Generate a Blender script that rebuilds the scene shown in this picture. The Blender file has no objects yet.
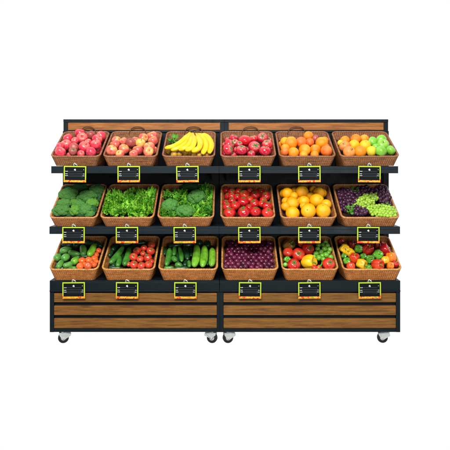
import bpy, math, random
import numpy as np
from mathutils import Vector, Matrix, noise as mnoise

random.seed(7); RNG = np.random.RandomState(7)
scene = bpy.context.scene
C = scene.collection

# ------------------------------------------------------------------ camera, surround, lamps
FPX, DCAM, HC = 602.0, 4.3, 1.264        # focal length in photo pixels, distance to the rack front, eye height
cam_d = bpy.data.cameras.new('camera'); cam = bpy.data.objects.new('camera', cam_d); C.objects.link(cam)
cam.location = (0, -DCAM, HC); cam.rotation_euler = (math.radians(90), 0, 0)
cam_d.sensor_width = 36; cam_d.lens = 36*FPX/450; cam_d.shift_y = -(225-165)/450.0
cam_d.clip_start = 0.05; cam_d.clip_end = 200
scene.camera = cam

w = bpy.data.worlds.new('World'); scene.world = w; w.use_nodes = True
nt = w.node_tree; nt.nodes.clear()
out = nt.nodes.new('ShaderNodeOutputWorld'); bg = nt.nodes.new('ShaderNodeBackground')
tc = nt.nodes.new('ShaderNodeTexCoord'); sep = nt.nodes.new('ShaderNodeSeparateXYZ')
ramp = nt.nodes.new('ShaderNodeMapRange'); ramp.interpolation_type = 'SMOOTHSTEP'
ramp.inputs['From Min'].default_value = -0.9; ramp.inputs['From Max'].default_value = 0.15
ramp.inputs['To Min'].default_value = 0.12; ramp.inputs['To Max'].default_value = 1.0
nt.links.new(tc.outputs['Generated'], sep.inputs[0]); nt.links.new(sep.outputs['Y'], ramp.inputs['Value'])
comb = nt.nodes.new('ShaderNodeCombineColor')
for k in range(3): nt.links.new(ramp.outputs[0], comb.inputs[k])
nt.links.new(comb.outputs[0], bg.inputs['Color']); bg.inputs['Strength'].default_value = 1.0
nt.links.new(bg.outputs[0], out.inputs[0])

def area(name, loc, target, sx, sy, power, col=(1, 1, 1)):
    l = bpy.data.lights.new(name, 'AREA'); l.shape = 'RECTANGLE'; l.size = sx; l.size_y = sy; l.energy = power; l.color = col
    o = bpy.data.objects.new(name, l); C.objects.link(o); o.location = loc
    d = Vector(target) - Vector(loc); o.rotation_euler = d.to_track_quat('-Z', 'Y').to_euler()
    return o
area('softbox', (-0.6, -4.0, 3.5), (0, 0.1, 0.6), 2.4, 1.2, 300, (1, .985, .96))
area('fill_softbox', (1.5, -4.6, .7), (0, 0.1, 0.5), 2.0, 1.2, 46, (1, .99, .98))

scene.view_settings.view_transform = 'Standard'; scene.view_settings.look = 'None'
scene.view_settings.exposure = 0.06; scene.view_settings.gamma = 1

# ------------------------------------------------------------------ helpers
def lin(r, g, b):
    f = lambda c: (c/255/12.92) if c/255 <= .04045 else ((c/255+.055)/1.055)**2.4
    return (f(r), f(g), f(b), 1)

def world_at(px, py, Y):                     # photo position -> point on the plane y = Y
    d = (Y+DCAM)/FPX
    return Vector(((px-225)*d, Y, HC+(165-py)*d))
def X(px, Y=0.0): return (px-225)*(Y+DCAM)/FPX
def Z(py, Y=0.0): return HC+(165-py)*(Y+DCAM)/FPX

def mesh_np(name, V, F, mat, smooth=True):
    me = bpy.data.meshes.new(name)
    me.from_pydata([tuple(v) for v in V], [], [tuple(f) for f in F])
    if mat is not None: me.materials.append(mat)
    if smooth: me.polygons.foreach_set('use_smooth', [True]*len(me.polygons))
    me.update(); return me

def link(name, me, loc=(0, 0, 0), parent=None):
    o = bpy.data.objects.new(name, me); C.objects.link(o); o.location = loc
    if parent is not None: o.parent = parent
    return o
def tag(o, label, cat, group=None):
    o['label'] = label; o['category'] = cat
    if group: o['group'] = group
    return o
def empty(name, loc):
    o = bpy.data.objects.new(name, None); C.objects.link(o); o.location = loc; o.empty_display_size = .05
    return o

class MB:                                    # collects boxes and tubes into one mesh
    def __init__(s): s.V = []; s.F = []
    def add(s, V, F):
        n = len(s.V); s.V += [tuple(v) for v in V]; s.F += [tuple(i+n for i in f) for f in F]
    def box(s, x0, x1, y0, y1, z0, z1):
        V = [(x, y, z) for z in (z0, z1) for y in (y0, y1) for x in (x0, x1)]
        s.add(V, [(0, 2, 3, 1), (4, 5, 7, 6), (0, 1, 5, 4), (1, 3, 7, 5), (3, 2, 6, 7), (2, 0, 4, 6)])
    def tube(s, pts, rads, n=10, caps=True, square=1.0):
        V, F = tube_vf(pts, rads, n); s.add(V, F)
    def cyl(s, c, axis, r, h, n=28):
        a = Vector(axis).normalized(); c = Vector(c)
        V, F = tube_vf([c-a*h/2, c-a*h/2, c+a*h/2, c+a*h/2], [1e-4, r, r, 1e-4], n); s.add(V, F)
    def build(s, name, mat, parent=None, loc=(0, 0, 0), bevel=0, smooth=False):
        o = link(name, mesh_np(name, s.V, s.F, mat, smooth), loc, parent)
        if bevel:
            m = o.modifiers.new('bevel', 'BEVEL'); m.width = bevel; m.segments = 2; m.limit_method = 'ANGLE'
        return o

def tube_vf(pts, rads, n=10, closed=False, ref=Vector((0, 0, 1)), prof=None):
    pts = [Vector(p) for p in pts]; V = []; F = []; m = len(pts); up = None
    for i, p in enumerate(pts):
        a = pts[i-1] if (i > 0 or closed) else p; b = pts[(i+1) % m] if (i < m-1 or closed) else p
        t = (b-a)
        if t.length < 1e-9: t = pts[min(m-1, i+1)]-pts[max(0, i-1)] if not closed else t
        if t.length < 1e-9: t = pts[-1]-pts[0]
        t.normalize()
        if up is None:
            up = ref if abs(ref.dot(t)) < .95 else Vector((1, 0, 0))
        u = (up - t*up.dot(t)).normalized(); v = t.cross(u); up = u
        for k in range(n):
            th = 2*math.pi*k/n; rr = rads[i]*(prof(th) if prof else 1)
            V.append(p+u*math.cos(th)*rr+v*math.sin(th)*rr)
    for i in range(m if closed else m-1):
        j = (i+1) % m
        for k in range(n):
            F.append((i*n+k, i*n+(k+1) % n, j*n+(k+1) % n, j*n+k))
    if not closed:
        F.append(tuple(range(n))[::-1]); F.append(tuple((m-1)*n+k for k in range(n)))
    return V, F

def spline(P, n):                            # catmull-rom through P
    P = [Vector(p) for p in P]; P = [P[0]*2-P[1]]+P+[P[-1]*2-P[-2]]; out = []
    segs = len(P)-3
    for i in range(n):
        s = i/(n-1)*segs; k = min(int(s), segs-1); t = s-k
        a, b, c, d = P[k:k+4]
        out.append(.5*((2*b)+(c-a)*t+(2*a-5*b+4*c-d)*t*t+(3*b-a-3*c+d)*t**3))
    return out

# ------------------------------------------------------------------ materials
def mat_base(name, rough=.5, spec=.5):
    m = bpy.data.materials.new(name); m.use_nodes = True; n = m.node_tree
    p = n.nodes['Principled BSDF']; p.inputs['Roughness'].default_value = rough
    p.inputs['Specular IOR Level'].default_value = spec
    return m, n, p
def N(n, t, **kw):
    nd = n.nodes.new(t)
    for k, v in kw.items():
        if k in nd.inputs: nd.inputs[k].default_value = v
        else: setattr(nd, k, v)
    return nd
def coords(n, scale=(1, 1, 1), rnd=True):
    tc = N(n, 'ShaderNodeTexCoord'); mp = N(n, 'ShaderNodeMapping'); mp.inputs['Scale'].default_value = scale
    n.links.new(tc.outputs['Object'], mp.inputs['Vector'])
    if rnd:
        oi = N(n, 'ShaderNodeObjectInfo'); mu = N(n, 'ShaderNodeMath', operation='MULTIPLY'); mu.inputs[1].default_value = 37
        n.links.new(oi.outputs['Random'], mu.inputs[0]); n.links.new(mu.outputs[0], mp.inputs['Location'])
    return mp.outputs[0], tc
def mixc(n, fac, a, b):
    m = N(n, 'ShaderNodeMix', data_type='RGBA')
    for sock, val in ((m.inputs[0], fac), (m.inputs[6], a), (m.inputs[7], b)):
        if hasattr(val, 'is_linked'): n.links.new(val, sock)
        else: sock.default_value = val
    return m.outputs[2]
def rng(n, v, a, b, c=0., d=1.):
    m = N(n, 'ShaderNodeMapRange'); m.inputs[1].default_value = a; m.inputs[2].default_value = b
    m.inputs[3].default_value = c; m.inputs[4].default_value = d
    n.links.new(v, m.inputs[0]); return m.outputs[0]
def noise_t(n, vec, scale, detail=3, rough=.55):
    t = N(n, 'ShaderNodeTexNoise', Scale=scale, Detail=detail, Roughness=rough); n.links.new(vec, t.inputs['Vector']); return t.outputs['Fac']
def bump(n, p, h, strength, dist):
    b = N(n, 'ShaderNodeBump', Strength=strength, Distance=dist); n.links.new(h, b.inputs['Height']); n.links.new(b.outputs[0], p.inputs['Normal'])

def fruit_mat(name, c1, c2, cpole=None, speck=None, rough=.35, nscale=1.6, pole=(.45, .95), bs=.0, bscale=30, sss=.0, coat=0., ribs=False, vary=.25):
    m, n, p = mat_base(name, rough)
    v, tc = coords(n)
    f = rng(n, noise_t(n, v, nscale, 3), .35, .65)
    col = mixc(n, f, lin(*c1), lin(*c2))
    if cpole:
        sp = N(n, 'ShaderNodeSeparateXYZ'); n.links.new(tc.outputs['Object'], sp.inputs[0])
        nz = noise_t(n, v, 5, 2); ad = N(n, 'ShaderNodeMath', operation='MULTIPLY_ADD'); ad.inputs[1].default_value = .5
        n.links.new(nz, ad.inputs[0]); n.links.new(sp.outputs['Z'], ad.inputs[2])
        col = mixc(n, rng(n, ad.outputs[0], pole[0]+.25, pole[1]+.25, 0, .85), col, lin(*cpole))
    if speck:
        vo = N(n, 'ShaderNodeTexVoronoi', Scale=9.); n.links.new(v, vo.inputs['Vector'])
        col = mixc(n, rng(n, vo.outputs['Distance'], .10, .04, 0, .55), col, lin(*speck))
    # each fruit a little lighter or darker by its own ripeness
    oi = N(n, 'ShaderNodeObjectInfo'); hs = N(n, 'ShaderNodeHueSaturation')
    n.links.new(rng(n, oi.outputs['Random'], 0, 1, 1-vary, 1+vary*.6), hs.inputs['Value'])
    n.links.new(rng(n, oi.outputs['Random'], 0, 1, .4965, .5035), hs.inputs['Hue'])
    n.links.new(col, hs.inputs['Color']); n.links.new(hs.outputs[0], p.inputs['Base Color'])
    if bs: bump(n, p, noise_t(n, v, bscale, 2), bs, .04)
    if sss:
        p.inputs['Subsurface Weight'].default_value = sss; p.inputs['Subsurface Radius'].default_value = (.3, .12, .06); p.inputs['Subsurface Scale'].default_value = .02
    p.inputs['Coat Weight'].default_value = coat; p.inputs['Coat Roughness'].default_value = .15
    return m

def metal_mat(name, c, rough=.5, spec=.15):
    m, n, p = mat_base(name, rough, spec); v, tc = coords(n)
    col = mixc(n, noise_t(n, v, 9, 4), lin(*[x*.88 for x in c]), lin(*[min(255, x*1.1) for x in c]))
    n.links.new(col, p.inputs['Base Color']); n.links.new(rng(n, noise_t(n, v, 14, 3), .3, .7, rough-.08, rough+.1), p.inputs['Roughness'])
    bump(n, p, noise_t(n, v, 700, 1), .08, .001)
    return m

def wood_mat(name, light, mid, dark):
    m, n, p = mat_base(name, .55, .3); v, tc = coords(n, (1.6, 12, 26))
    g = noise_t(n, v, 3.2, 9, .7); v2, _ = coords(n, (4, 30, 150)); g2 = noise_t(n, v2, 4, 5, .7)
    col = mixc(n, rng(n, g, .36, .62), lin(*dark), lin(*light)); col = mixc(n, rng(n, g2, .35, .7, 0, .55), col, lin(*mid))
    v3, _ = coords(n, (2.0, 0, 8)); vo = N(n, 'ShaderNodeTexVoronoi', Scale=1.); n.links.new(v3, vo.inputs['Vector'])
    col = mixc(n, rng(n, vo.outputs['Distance'], .12, .03, 0, .75), col, lin(*[x*.5 for x in dark]))
    n.links.new(col, p.inputs['Base Color']); bump(n, p, g2, .25, .002)
    return m

def wicker_mat(name, a, b, c):
    m, n, p = mat_base(name, .5, .35); v, tc = coords(n)
    col = mixc(n, rng(n, noise_t(n, v, 60, 3), .3, .7), lin(*a), lin(*b))
    v2, _ = coords(n, (8, 8, 110)); col = mixc(n, rng(n, noise_t(n, v2, 1.5, 2), .45, .75, 0, .7), col, lin(*c))
    n.links.new(col, p.inputs['Base Color']); bump(n, p, noise_t(n, v, 260, 2), .3, .002)
    return m

def leaf_mat(name, a, b, rough=.5):
    m, n, p = mat_base(name, rough, .35); v, tc = coords(n)
    col = mixc(n, rng(n, noise_t(n, v, 14, 3), .33, .67), lin(*a), lin(*b))
    oi = N(n, 'ShaderNodeObjectInfo'); hs = N(n, 'ShaderNodeHueSaturation')
    n.links.new(rng(n, oi.outputs['Random'], 0, 1, .8, 1.15), hs.inputs['Value']); n.links.new(col, hs.inputs['Color'])
    n.links.new(hs.outputs[0], p.inputs['Base Color'])
    tr = N(n, 'ShaderNodeBsdfTranslucent'); n.links.new(hs.outputs[0], tr.inputs['Color'])
    mx = N(n, 'ShaderNodeMixShader'); mx.inputs[0].default_value = .3
    n.links.new(p.outputs[0], mx.inputs[1]); n.links.new(tr.outputs[0], mx.inputs[2])
    n.links.new(mx.outputs[0], n.nodes['Material Output'].inputs['Surface'])
    return m

def plain(name, c, rough=.5, metallic=0, spec=.5):
    m, n, p = mat_base(name, rough, spec); v, tc = coords(n)
    col = mixc(n, noise_t(n, v, 20, 3), lin(*[x*.9 for x in c]), lin(*[min(255, x*1.07) for x in c]))
    n.links.new(col, p.inputs['Base Color']); p.inputs['Metallic'].default_value = metallic
    return m

M = {}
M['steel'] = metal_mat('anthracite_paint', (18, 28, 33)); M['steel_dark'] = metal_mat('dark_navy_panel', (8, 15, 22), .6, .2)
M['steel_top'] = metal_mat('shelf_edge_paint', (25, 35, 41), .4)
M['wood_top'] = wood_mat('header_wood', (178, 118, 56), (150, 90, 38), (112, 62, 24))
M['wood_base'] = wood_mat('slat_wood', (144, 98, 40), (118, 76, 28), (82, 50, 18))
WICK = [wicker_mat('wicker_brown', (118, 74, 42), (152, 100, 60), (70, 42, 24)),
        wicker_mat('wicker_tan', (138, 84, 44), (172, 112, 62), (92, 52, 26)),
        wicker_mat('wicker_honey', (154, 92, 42), (190, 124, 62), (100, 56, 24))]
RIM = [wicker_mat('rim_brown', (138, 90, 60), (166, 114, 80), (100, 60, 40)), wicker_mat('rim_tan', (172, 114, 66), (204, 146, 92), (124, 76, 42)), wicker_mat('rim_honey', (190, 130, 66), (224, 166, 98), (140, 86, 44))]
M['handle'] = wicker_mat('handle_cane', (74, 42, 26), (98, 60, 38), (50, 28, 18))
M['liner'] = wicker_mat('wicker_tray_gap_shade', (46, 28, 20), (62, 38, 26), (32, 20, 14))  # tray wicker darkened: shade between the produce put into its colour
M['apple_pink'] = fruit_mat('apple_pink', (212, 34, 68), (232, 76, 92), (240, 140, 112), (244, 170, 150), .3, 2.2, sss=.08, coat=.2)
M['apple_red_dull'] = fruit_mat('apple_dull_red', (160, 62, 60), (186, 96, 84), (120, 110, 80), (220, 150, 130), .4, 2.2)
M['apple_mixed'] = fruit_mat('apple_mixed', (218, 70, 76), (234, 128, 98), (236, 196, 100), (245, 190, 150), .3, 1.7, sss=.08, coat=.2)
M['apple_yellow'] = fruit_mat('apple_yellow', (226, 190, 80), (222, 140, 90), (190, 190, 80), (210, 160, 90), .3, 1.5, coat=.2)
M['apple_green'] = fruit_mat('apple_green', (112, 184, 44), (138, 202, 66), (160, 210, 90), (190, 220, 130), .3, 1.6, coat=.2, vary=.12)
M['tomato_pink'] = fruit_mat('tomato_pink_red', (196, 18, 38), (214, 36, 54), (240, 150, 140), None, .2, 1.6, (.45, .85), coat=.35)
M['tomato'] = fruit_mat('tomato_red', (200, 22, 22), (216, 44, 34), (226, 100, 70), None, .2, 1.6, (.6, 1.0), coat=.35)
M['tomato_bright'] = fruit_mat('tomato_orange_red', (222, 58, 36), (232, 82, 48), (236, 110, 70), None, .22, 1.6, (.7, 1.0), coat=.3)
M['tomato_orange'] = fruit_mat('small_tomato_orange', (232, 88, 34), (240, 112, 48), (240, 130, 70), None, .3, 1.6, (.7, 1.0), coat=.15)
M['orange'] = fruit_mat('orange_peel', (248, 132, 6), (252, 152, 16), (250, 170, 40), None, .4, 1.5, bs=.2, bscale=18, vary=.12)
M['orange_deep'] = fruit_mat('deep_orange_peel', (236, 96, 28), (240, 122, 40), (244, 150, 60), None, .4, 1.5, bs=.2, bscale=18, vary=.12)
M['orange_yellow'] = fruit_mat('yellow_orange_peel', (255, 168, 0), (255, 182, 8), (255, 190, 30), None, .4, 1.5, bs=.2, bscale=18, vary=.1)
M['peach'] = fruit_mat('peach_skin', (226, 140, 56), (214, 118, 66), (214, 160, 80), (230, 170, 110), .45, 1.8)
M['lemon'] = fruit_mat('yellow_fruit', (240, 200, 30), (226, 206, 60), (200, 200, 70), None, .35, 1.5, bs=.3, bscale=16)
M['plum'] = fruit_mat('plum_skin', (62, 6, 30), (98, 18, 52), (116, 44, 76), None, .25, 2.2, coat=.05, vary=.4)
M['lime'] = fruit_mat('lime_skin', (98, 170, 36), (124, 192, 60), (150, 206, 90), None, .25, 1.6, coat=.3, vary=.22)
M['brown_fruit'] = fruit_mat('brown_yellow_skin', (196, 148, 34), (220, 176, 48), (160, 112, 30), (120, 80, 30), .45, 2.)
M['grape_green'] = fruit_mat('green_grape', (148, 190, 52), (172, 208, 76), None, None, .25, 1.2, sss=.15, coat=.3, vary=.25)
M['grape_dark'] = fruit_mat('dark_grape', (46, 20, 42), (84, 40, 70), None, None, .33, 1.2, coat=.0, vary=.45)
M['pep_red'] = fruit_mat('pepper_red', (206, 26, 28), (218, 44, 34), None, None, .24, 1.4, coat=.3)
M['pep_dkred'] = fruit_mat('pepper_dark_red', (130, 26, 24), (160, 40, 30), None, None, .2, 1.4, coat=.4)
M['pep_orange'] = fruit_mat('pepper_orange', (242, 118, 18), (246, 142, 30), None, None, .26, 1.4, coat=.3)
M['pep_redorange'] = fruit_mat('pepper_red_orange', (226, 62, 28), (236, 86, 36), None, None, .26, 1.4, coat=.3)
M['pep_yellow'] = fruit_mat('pepper_yellow', (244, 184, 16), (248, 200, 40), None, None, .26, 1.4, coat=.3, vary=.12)
M['pep_green'] = fruit_mat('pepper_green', (92, 172, 34), (122, 194, 54), (60, 130, 30), None, .18, 1.4, (.55, .8), coat=.5)
M['pep_mottled'] = fruit_mat('pepper_mottled', (196, 112, 34), (128, 112, 44), (90, 90, 30), None, .25, 1.2, coat=.3)
M['calyx'] = plain('calyx_green', (78, 122, 44), .5); M['calyx_tan'] = plain('calyx_tan', (128, 116, 66), .6)
M['stem'] = plain('stem_brown', (92, 66, 40), .7); M['stem_green'] = plain('stem_green', (120, 158, 60), .5)
M['broc'] = leaf_mat('broccoli_florets', (48, 118, 42), (112, 172, 84), .75)
M['broc_light'] = leaf_mat('broccoli_light_florets', (78, 144, 42), (124, 186, 72), .75)
M['broc_shaded'] = leaf_mat('broccoli_shaded_florets', (34, 84, 40), (64, 120, 62), .8)  # darker copy of the florets, shade of back and gaps painted in
M['broc_stalk'] = plain('broccoli_stalk', (130, 168, 84), .6)
M['lettuce'] = leaf_mat('lettuce_leaf', (112, 206, 36), (184, 240, 88), .45)
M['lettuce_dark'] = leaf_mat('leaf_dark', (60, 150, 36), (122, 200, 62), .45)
M['banana_tip'] = plain('banana_tip', (70, 52, 30), .7)
M['sign_board'] = plain('sign_board', (18, 22, 24), .6, 0, .08); M['sign_white'] = plain('sign_chalk', (225, 228, 225), .5); M['sign_grey'] = plain('sign_rule', (92, 100, 104), .5)
M['clip'] = plain('clip_steel', (205, 208, 208), .35, 0); M['clip_dark'] = plain('clip_dark', (34, 36, 38), .4)
M['rubber'] = plain('caster_rubber', (22, 23, 25), .5); M['zinc'] = plain('caster_zinc', (200, 203, 202), .35, .25)

def banana_mat():
    m, n, p = mat_base('banana_peel', .4, .4); v, tc = coords(n)
    col = mixc(n, rng(n, noise_t(n, v, 14, 3), .3, .7), lin(232, 188, 14), lin(242, 208, 46))
    col = mixc(n, rng(n, noise_t(n, v, 60, 3), .66, .76, 0, .5), col, lin(150, 100, 30))
    n.links.new(col, p.inputs['Base Color']); return m
M['banana'] = banana_mat()
def cuke_mat(name, a, b, tip, rough=.3, bs=.5):
    m, n, p = mat_base(name, rough, .5); v, tc = coords(n)
    col = mixc(n, rng(n, noise_t(n, v, 26, 3), .35, .65), lin(*a), lin(*b))
    vo = N(n, 'ShaderNodeTexVoronoi', Scale=150.); n.links.new(v, vo.inputs['Vector'])
    d = rng(n, vo.outputs['Distance'], .32, .12)
    col = mixc(n, rng(n, vo.outputs['Distance'], .26, .1, 0, .6), col, lin(*tip))
    n.links.new(col, p.inputs['Base Color']); bump(n, p, d, bs, .002)
    p.inputs['Coat Weight'].default_value = .3; p.inputs['Coat Roughness'].default_value = .2
    return m
M['cuke'] = cuke_mat('cucumber_skin', (46, 112, 34), (78, 148, 50), (120, 176, 84), .3, .8)
M['cuke_dark_shade'] = cuke_mat('dark_and_gap_shade_skin', (16, 52, 26), (34, 78, 36), (60, 104, 60))  # naturally dark skin; on low filler cucumbers it paints the shade in gaps
M['cuke_light'] = cuke_mat('light_cucumber_skin', (84, 154, 28), (132, 194, 52), (196, 226, 136), .35, .7)
M['cuke_mid'] = cuke_mat('mid_green_skin', (70, 138, 46), (98, 164, 66), (120, 180, 84), .35, .2)
M['tip'] = plain('cucumber_tip', (96, 128, 66), .5)

def sign_frame_mat():
    m, n, p = mat_base('sign_frame', .4, .3); v, tc = coords(n, rnd=False)
    sp = N(n, 'ShaderNodeSeparateXYZ'); n.links.new(tc.outputs['Object'], sp.inputs[0])
    vv, _ = coords(n, (1, 1, 1)); nz = noise_t(n, vv, 46, 2)
    r = N(n, 'ShaderNodeValToRGB'); e = r.color_ramp.elements
    e[0].position = .30; e[0].color = lin(200, 40, 20); e[1].position = .70; e[1].color = lin(120, 160, 40)
    for po, c in ((.42, (226, 84, 24)), (.5, (236, 190, 70)), (.58, (240, 140, 30))):
        q = e.new(po); q.color = lin(*c)
    n.links.new(nz, r.inputs[0])
    col = mixc(n, rng(n, sp.outputs['Z'], -.026, -.042), lin(182, 208, 46), r.outputs[0])
    n.links.new(col, p.inputs['Base Color']); return m
M['sign_frame'] = sign_frame_mat()

# ------------------------------------------------------------------ the two wheeled display racks
YB = 0.365                                    # front of the rear posts
ZBASE0, ZBASE1 = Z(332.3), Z(280.6)
ROWS = [dict(zr=Z(157.2, -.02), zb=Z(131.7, .36), zs=Z(166.2), fa=(Z(166.2), Z(173.3)), x=(51.2, 398.2)),
        dict(zr=Z(218.7, -.02), zb=Z(184.3, .36), zs=Z(226.6), fa=(Z(226.6), Z(234)), x=(49.4, 400.1)),
        dict(zr=Z(270.4, -.02), zb=Z(236.2, .36), zs=ZBASE1, fa=None, x=(49.6, 400.4))]

def caster(parent, x, y, ang, mirror=1):
    R, zb = .038, -.017
    m = MB(); m.box(-.032, .032, -.03, .03, ZBASE0-.004, ZBASE0-.0005)
    o = m.build('caster', M['zinc'], parent, (x, y, 0), .001); o.rotation_euler.z = ang
    wx = -.018*mirror
    f = MB()
    for s in (-1, 1):                         # two cheeks of the fork sweeping down to the axle
        y0, y1 = sorted((s*.019, s*.022)); zt = ZBASE0-.012
        prof = [(wx-.008, zb+R-.009), (wx+.009, zb+R-.009), (.035*mirror, zt-.017), (.030*mirror, zt), (wx-.030*mirror, zt), (wx-.028*mirror, zt-.012)]
        V = [(a, yy, b) for yy in (y0, y1) for a, b in prof]; n = len(prof)
        f.add(V, [tuple(range(n)), tuple(range(2*n-1, n-1, -1))]+[(k, (k+1) % n, n+(k+1) % n, n+k) for k in range(n)])
    lo, hi = sorted((wx-.030*mirror, .030*mirror))
    f.box(lo, hi, -.022, .022, ZBASE0-.013, ZBASE0-.010)
    f.cyl((0, 0, ZBASE0-.007), (0, 0, 1), .016, .008)
    f.cyl((wx, 0, R+zb), (0, 1, 0), .006, .052, 12)
    f.build('fork', M['zinc'], o, bevel=.001)
    wm = MB(); wm.add(*tube_vf([(wx, yy, R+zb) for yy in (-.014, -.014, -.012, -.008, .008, .012, .014, .014)], [.002, R-.005, R-.001, R, R, R-.001, R-.005, .002], 40))
    wm.build('wheel', M['rubber'], o, smooth=True).data.polygons.foreach_set('use_smooth', [True]*len(wm.F))
    h = MB(); h.cyl((wx, 0, R+zb), (0, 1, 0), .018, .031, 24); h.build('hub', M['zinc'], o, bevel=.001)

def rack(xl, xr, bxl, bxr, label, cast, joint_side):
    # xl,xr: base edges (photo px at the front); bxl,bxr: rear frame edges (photo px on the rear plane)
    x0, x1 = X(xl), X(xr); c = (x0+x1)/2
    t = empty('display_rack', (c, .2, 0)); tag(t, label, 'display rack', 'wheeled produce display racks')
    def P(b, name, mat, bevel=.0015, sm=False):
        b.V = [(v[0]-c, v[1]-.2, v[2]) for v in b.V]; return b.build(name, mat, t, bevel=bevel, smooth=sm)
    B0, B1 = X(bxl, YB), X(bxr, YB)
    # base carcass
    pl, pr = (.030, .018) if joint_side == 'r' else (.028, .030)
    zf0 = Z(291.2)
    for a, b_ in ((x0, x0+pl), (x1-pr, x1)):
        b = MB(); b.box(a, b_, .002, .04, ZBASE0, ZBASE1-.062); P(b, 'corner_post', M['steel'])
        b = MB(); b.box(a, b_, .37, .405, ZBASE0, ZBASE1-.005); P(b, 'corner_post', M['steel'])
    b = MB(); b.box(x0+pl, x1-pr, .006, .038, ZBASE0, Z(328.6)); P(b, 'bottom_rail', M['steel'])
    for s in (x0+.002, x1-.014):
        b = MB(); b.box(s, s+.012, .04, .37, ZBASE0+.003, ZBASE1-.02); P(b, 'side_panel', M['steel'])
    b = MB(); b.box(x0+pl, x1-pr, .022, .03, Z(328.6), ZBASE1-.062); P(b, 'backing_panel', M['steel_dark'])
    b = MB(); b.box(x0+pl, x1-pr, .04, .37, ZBASE0+.001, ZBASE0+.015); P(b, 'floor_panel', M['steel_dark'])
    for (ya, yb) in ((293.2, 302.4), (305.8, 315.3), (318.6, 328.2)):
        b = MB(); b.box(x0+pl+.001, x1-pr-.001, .003, .021, Z(yb), Z(ya)); P(b, 'wooden_slat', M['wood_base'], .0025)
    # base top tray with its front lip
    b = MB(); b.box(x0+.0015, x1-.0015, -.004, .4, ZBASE1-.012, ZBASE1); b.box(x0+.0015, x1-.0015, -.004, .006, Z(290.2), ZBASE1-.012)
    b.box(x0+.0015, x1-.0015, -.010, .006, Z(291.4), Z(290.2)); P(b, 'top_tray', M['steel'], .0015)
    # rear frame
    zt = Z(119.3, YB); zstep = Z(131, YB); pw2 = .034
    b = MB(); b.box(B0, B0+pw2, YB+.003, YB+.04, zstep-.001, zt-.024); b.box(B0-.004*(joint_side != 'l'), B0+pw2+.004, YB, YB+.043, ZBASE1-.01, zstep); P(b, 'rear_post', M['steel'])
    b = MB(); b.box(B1-pw2, B1, YB+.003, YB+.04, zstep-.001, zt-.024); b.box(B1-pw2-.004, B1+.004*(joint_side != 'r'), YB, YB+.043, ZBASE1-.01, zstep); P(b, 'rear_post', M['steel'])
    b = MB(); b.box(B0, B1, YB, YB+.041, zt-.0235, zt); P(b, 'top_rail', M['steel'])
    b = MB(); b.box(B0+pw2+.0005, B1-pw2-.0005, YB+.006, YB+.035, Z(130, YB), Z(122.6, YB)); P(b, 'header_board', M['wood_top'], .002)
    b = MB(); b.box(B0+pw2, B1-pw2, YB+.004, YB+.037, Z(132.2, YB), Z(130.02, YB)); P(b, 'header_rail', M['steel'])
    b = MB(); b.box(B0+pw2+.004, B1-pw2-.004, YB+.018, YB+.026, ZBASE1, Z(132.15, YB)); P(b, 'back_panel', M['steel_dark'], 0)
    b = MB()
    # shelves
    for k in (0, 1):
        r = ROWS[k]; sa = X(r['x'][0]) if joint_side == 'r' else X(219.0)+.0003; sb = X(r['x'][1]) if joint_side == 'l' else X(219.0)-.0003
        zhi, zlo = r['fa']
        b = MB(); b.box(sa, sb, 0, YB-.002, zhi-.022, zhi); b.box(sa, sb, -.0005, .018, zlo, zhi-.022)
        s = P(b, 'shelf', M['steel_top'], .0015)
        for xx in (sa+.05, sb-.062):
            b = MB(); V = [(xa-c, yy-.2, zz) for xa in (xx, xx+.004) for yy, zz in ((.03, zhi-.0225), (YB-.003, zhi-.0225), (YB-.003, zhi-.11))]
            b.add(V, [(0, 1, 2), (5, 4, 3), (0, 3, 4, 1), (1, 4, 5, 2), (2, 5, 3, 0)]); b.build('bracket', M['steel_dark'], s)
    for x, a, mi in cast: 
        caster(t, X(x)-c, -.158, a, mi)
        caster(t, X(x)-c, .15, a+.6, mi)
    return t
rack(49.6, 219.47, 63.3, 224.422, 'left half of the dark grey wheeled rack, holding apples, broccoli and cucumbers', [(64.5, .25, 1), (209.6, -.2, -1)], 'r')
rack(219.472, 400.4, 224.425, 388.3, 'right half of the dark grey wheeled rack, holding tomatoes, oranges and peppers', [(230.4, .2, 1), (386.5, -.15, 1)], 'l')

# ------------------------------------------------------------------ baskets
ORD = ['leftmost', 'second', 'third', 'fourth', 'fifth', 'rightmost']
SHELF = ['top shelf', 'middle shelf', 'bottom shelf']
FRONT = [[(49.4, 100.4), (101.8, 157.4), (161.2, 215.4), (219.8, 276.9), (278.9, 336.9), (340.0, 400.6)],
         [(48.2, 97.4), (99.0, 154.2), (156.5, 214.5), (220.0, 276.0), (280.2, 338.0), (341.0, 400.9)],
         [(48.0, 98.2), (100.5, 155.0), (157.4, 218.2), (221.0, 279.2), (281.6, 339.6), (342.6, 403.1)]]
CROP = [[(45, 120), (100, 120), (155, 120), (215, 120), (275, 120), (335, 120)],
        [(45, 177), (100, 177), (155, 177), (215, 177), (275, 177), (335, 177)],
        [(45, 233), (100, 233), (155, 233), (215, 233), (275, 233), (339, 233)]]
CONTENT = [['pink apples', 'pink and yellow apples', 'bananas', 'large red tomatoes', 'oranges', 'oranges and green apples'],
           ['broccoli', 'leafy lettuce', 'broccoli and leafy greens', 'red tomatoes', 'yellow oranges', 'dark and green grapes'],
           ['green vegetables and small tomatoes', 'cucumbers and tomatoes', 'cucumbers', 'purple plums', 'tomatoes and limes', 'mixed peppers']]
HANDLE = [(81, 96.3), (130, 146), (185, 202.5), (242, 259), (288, 305), None]

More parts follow.
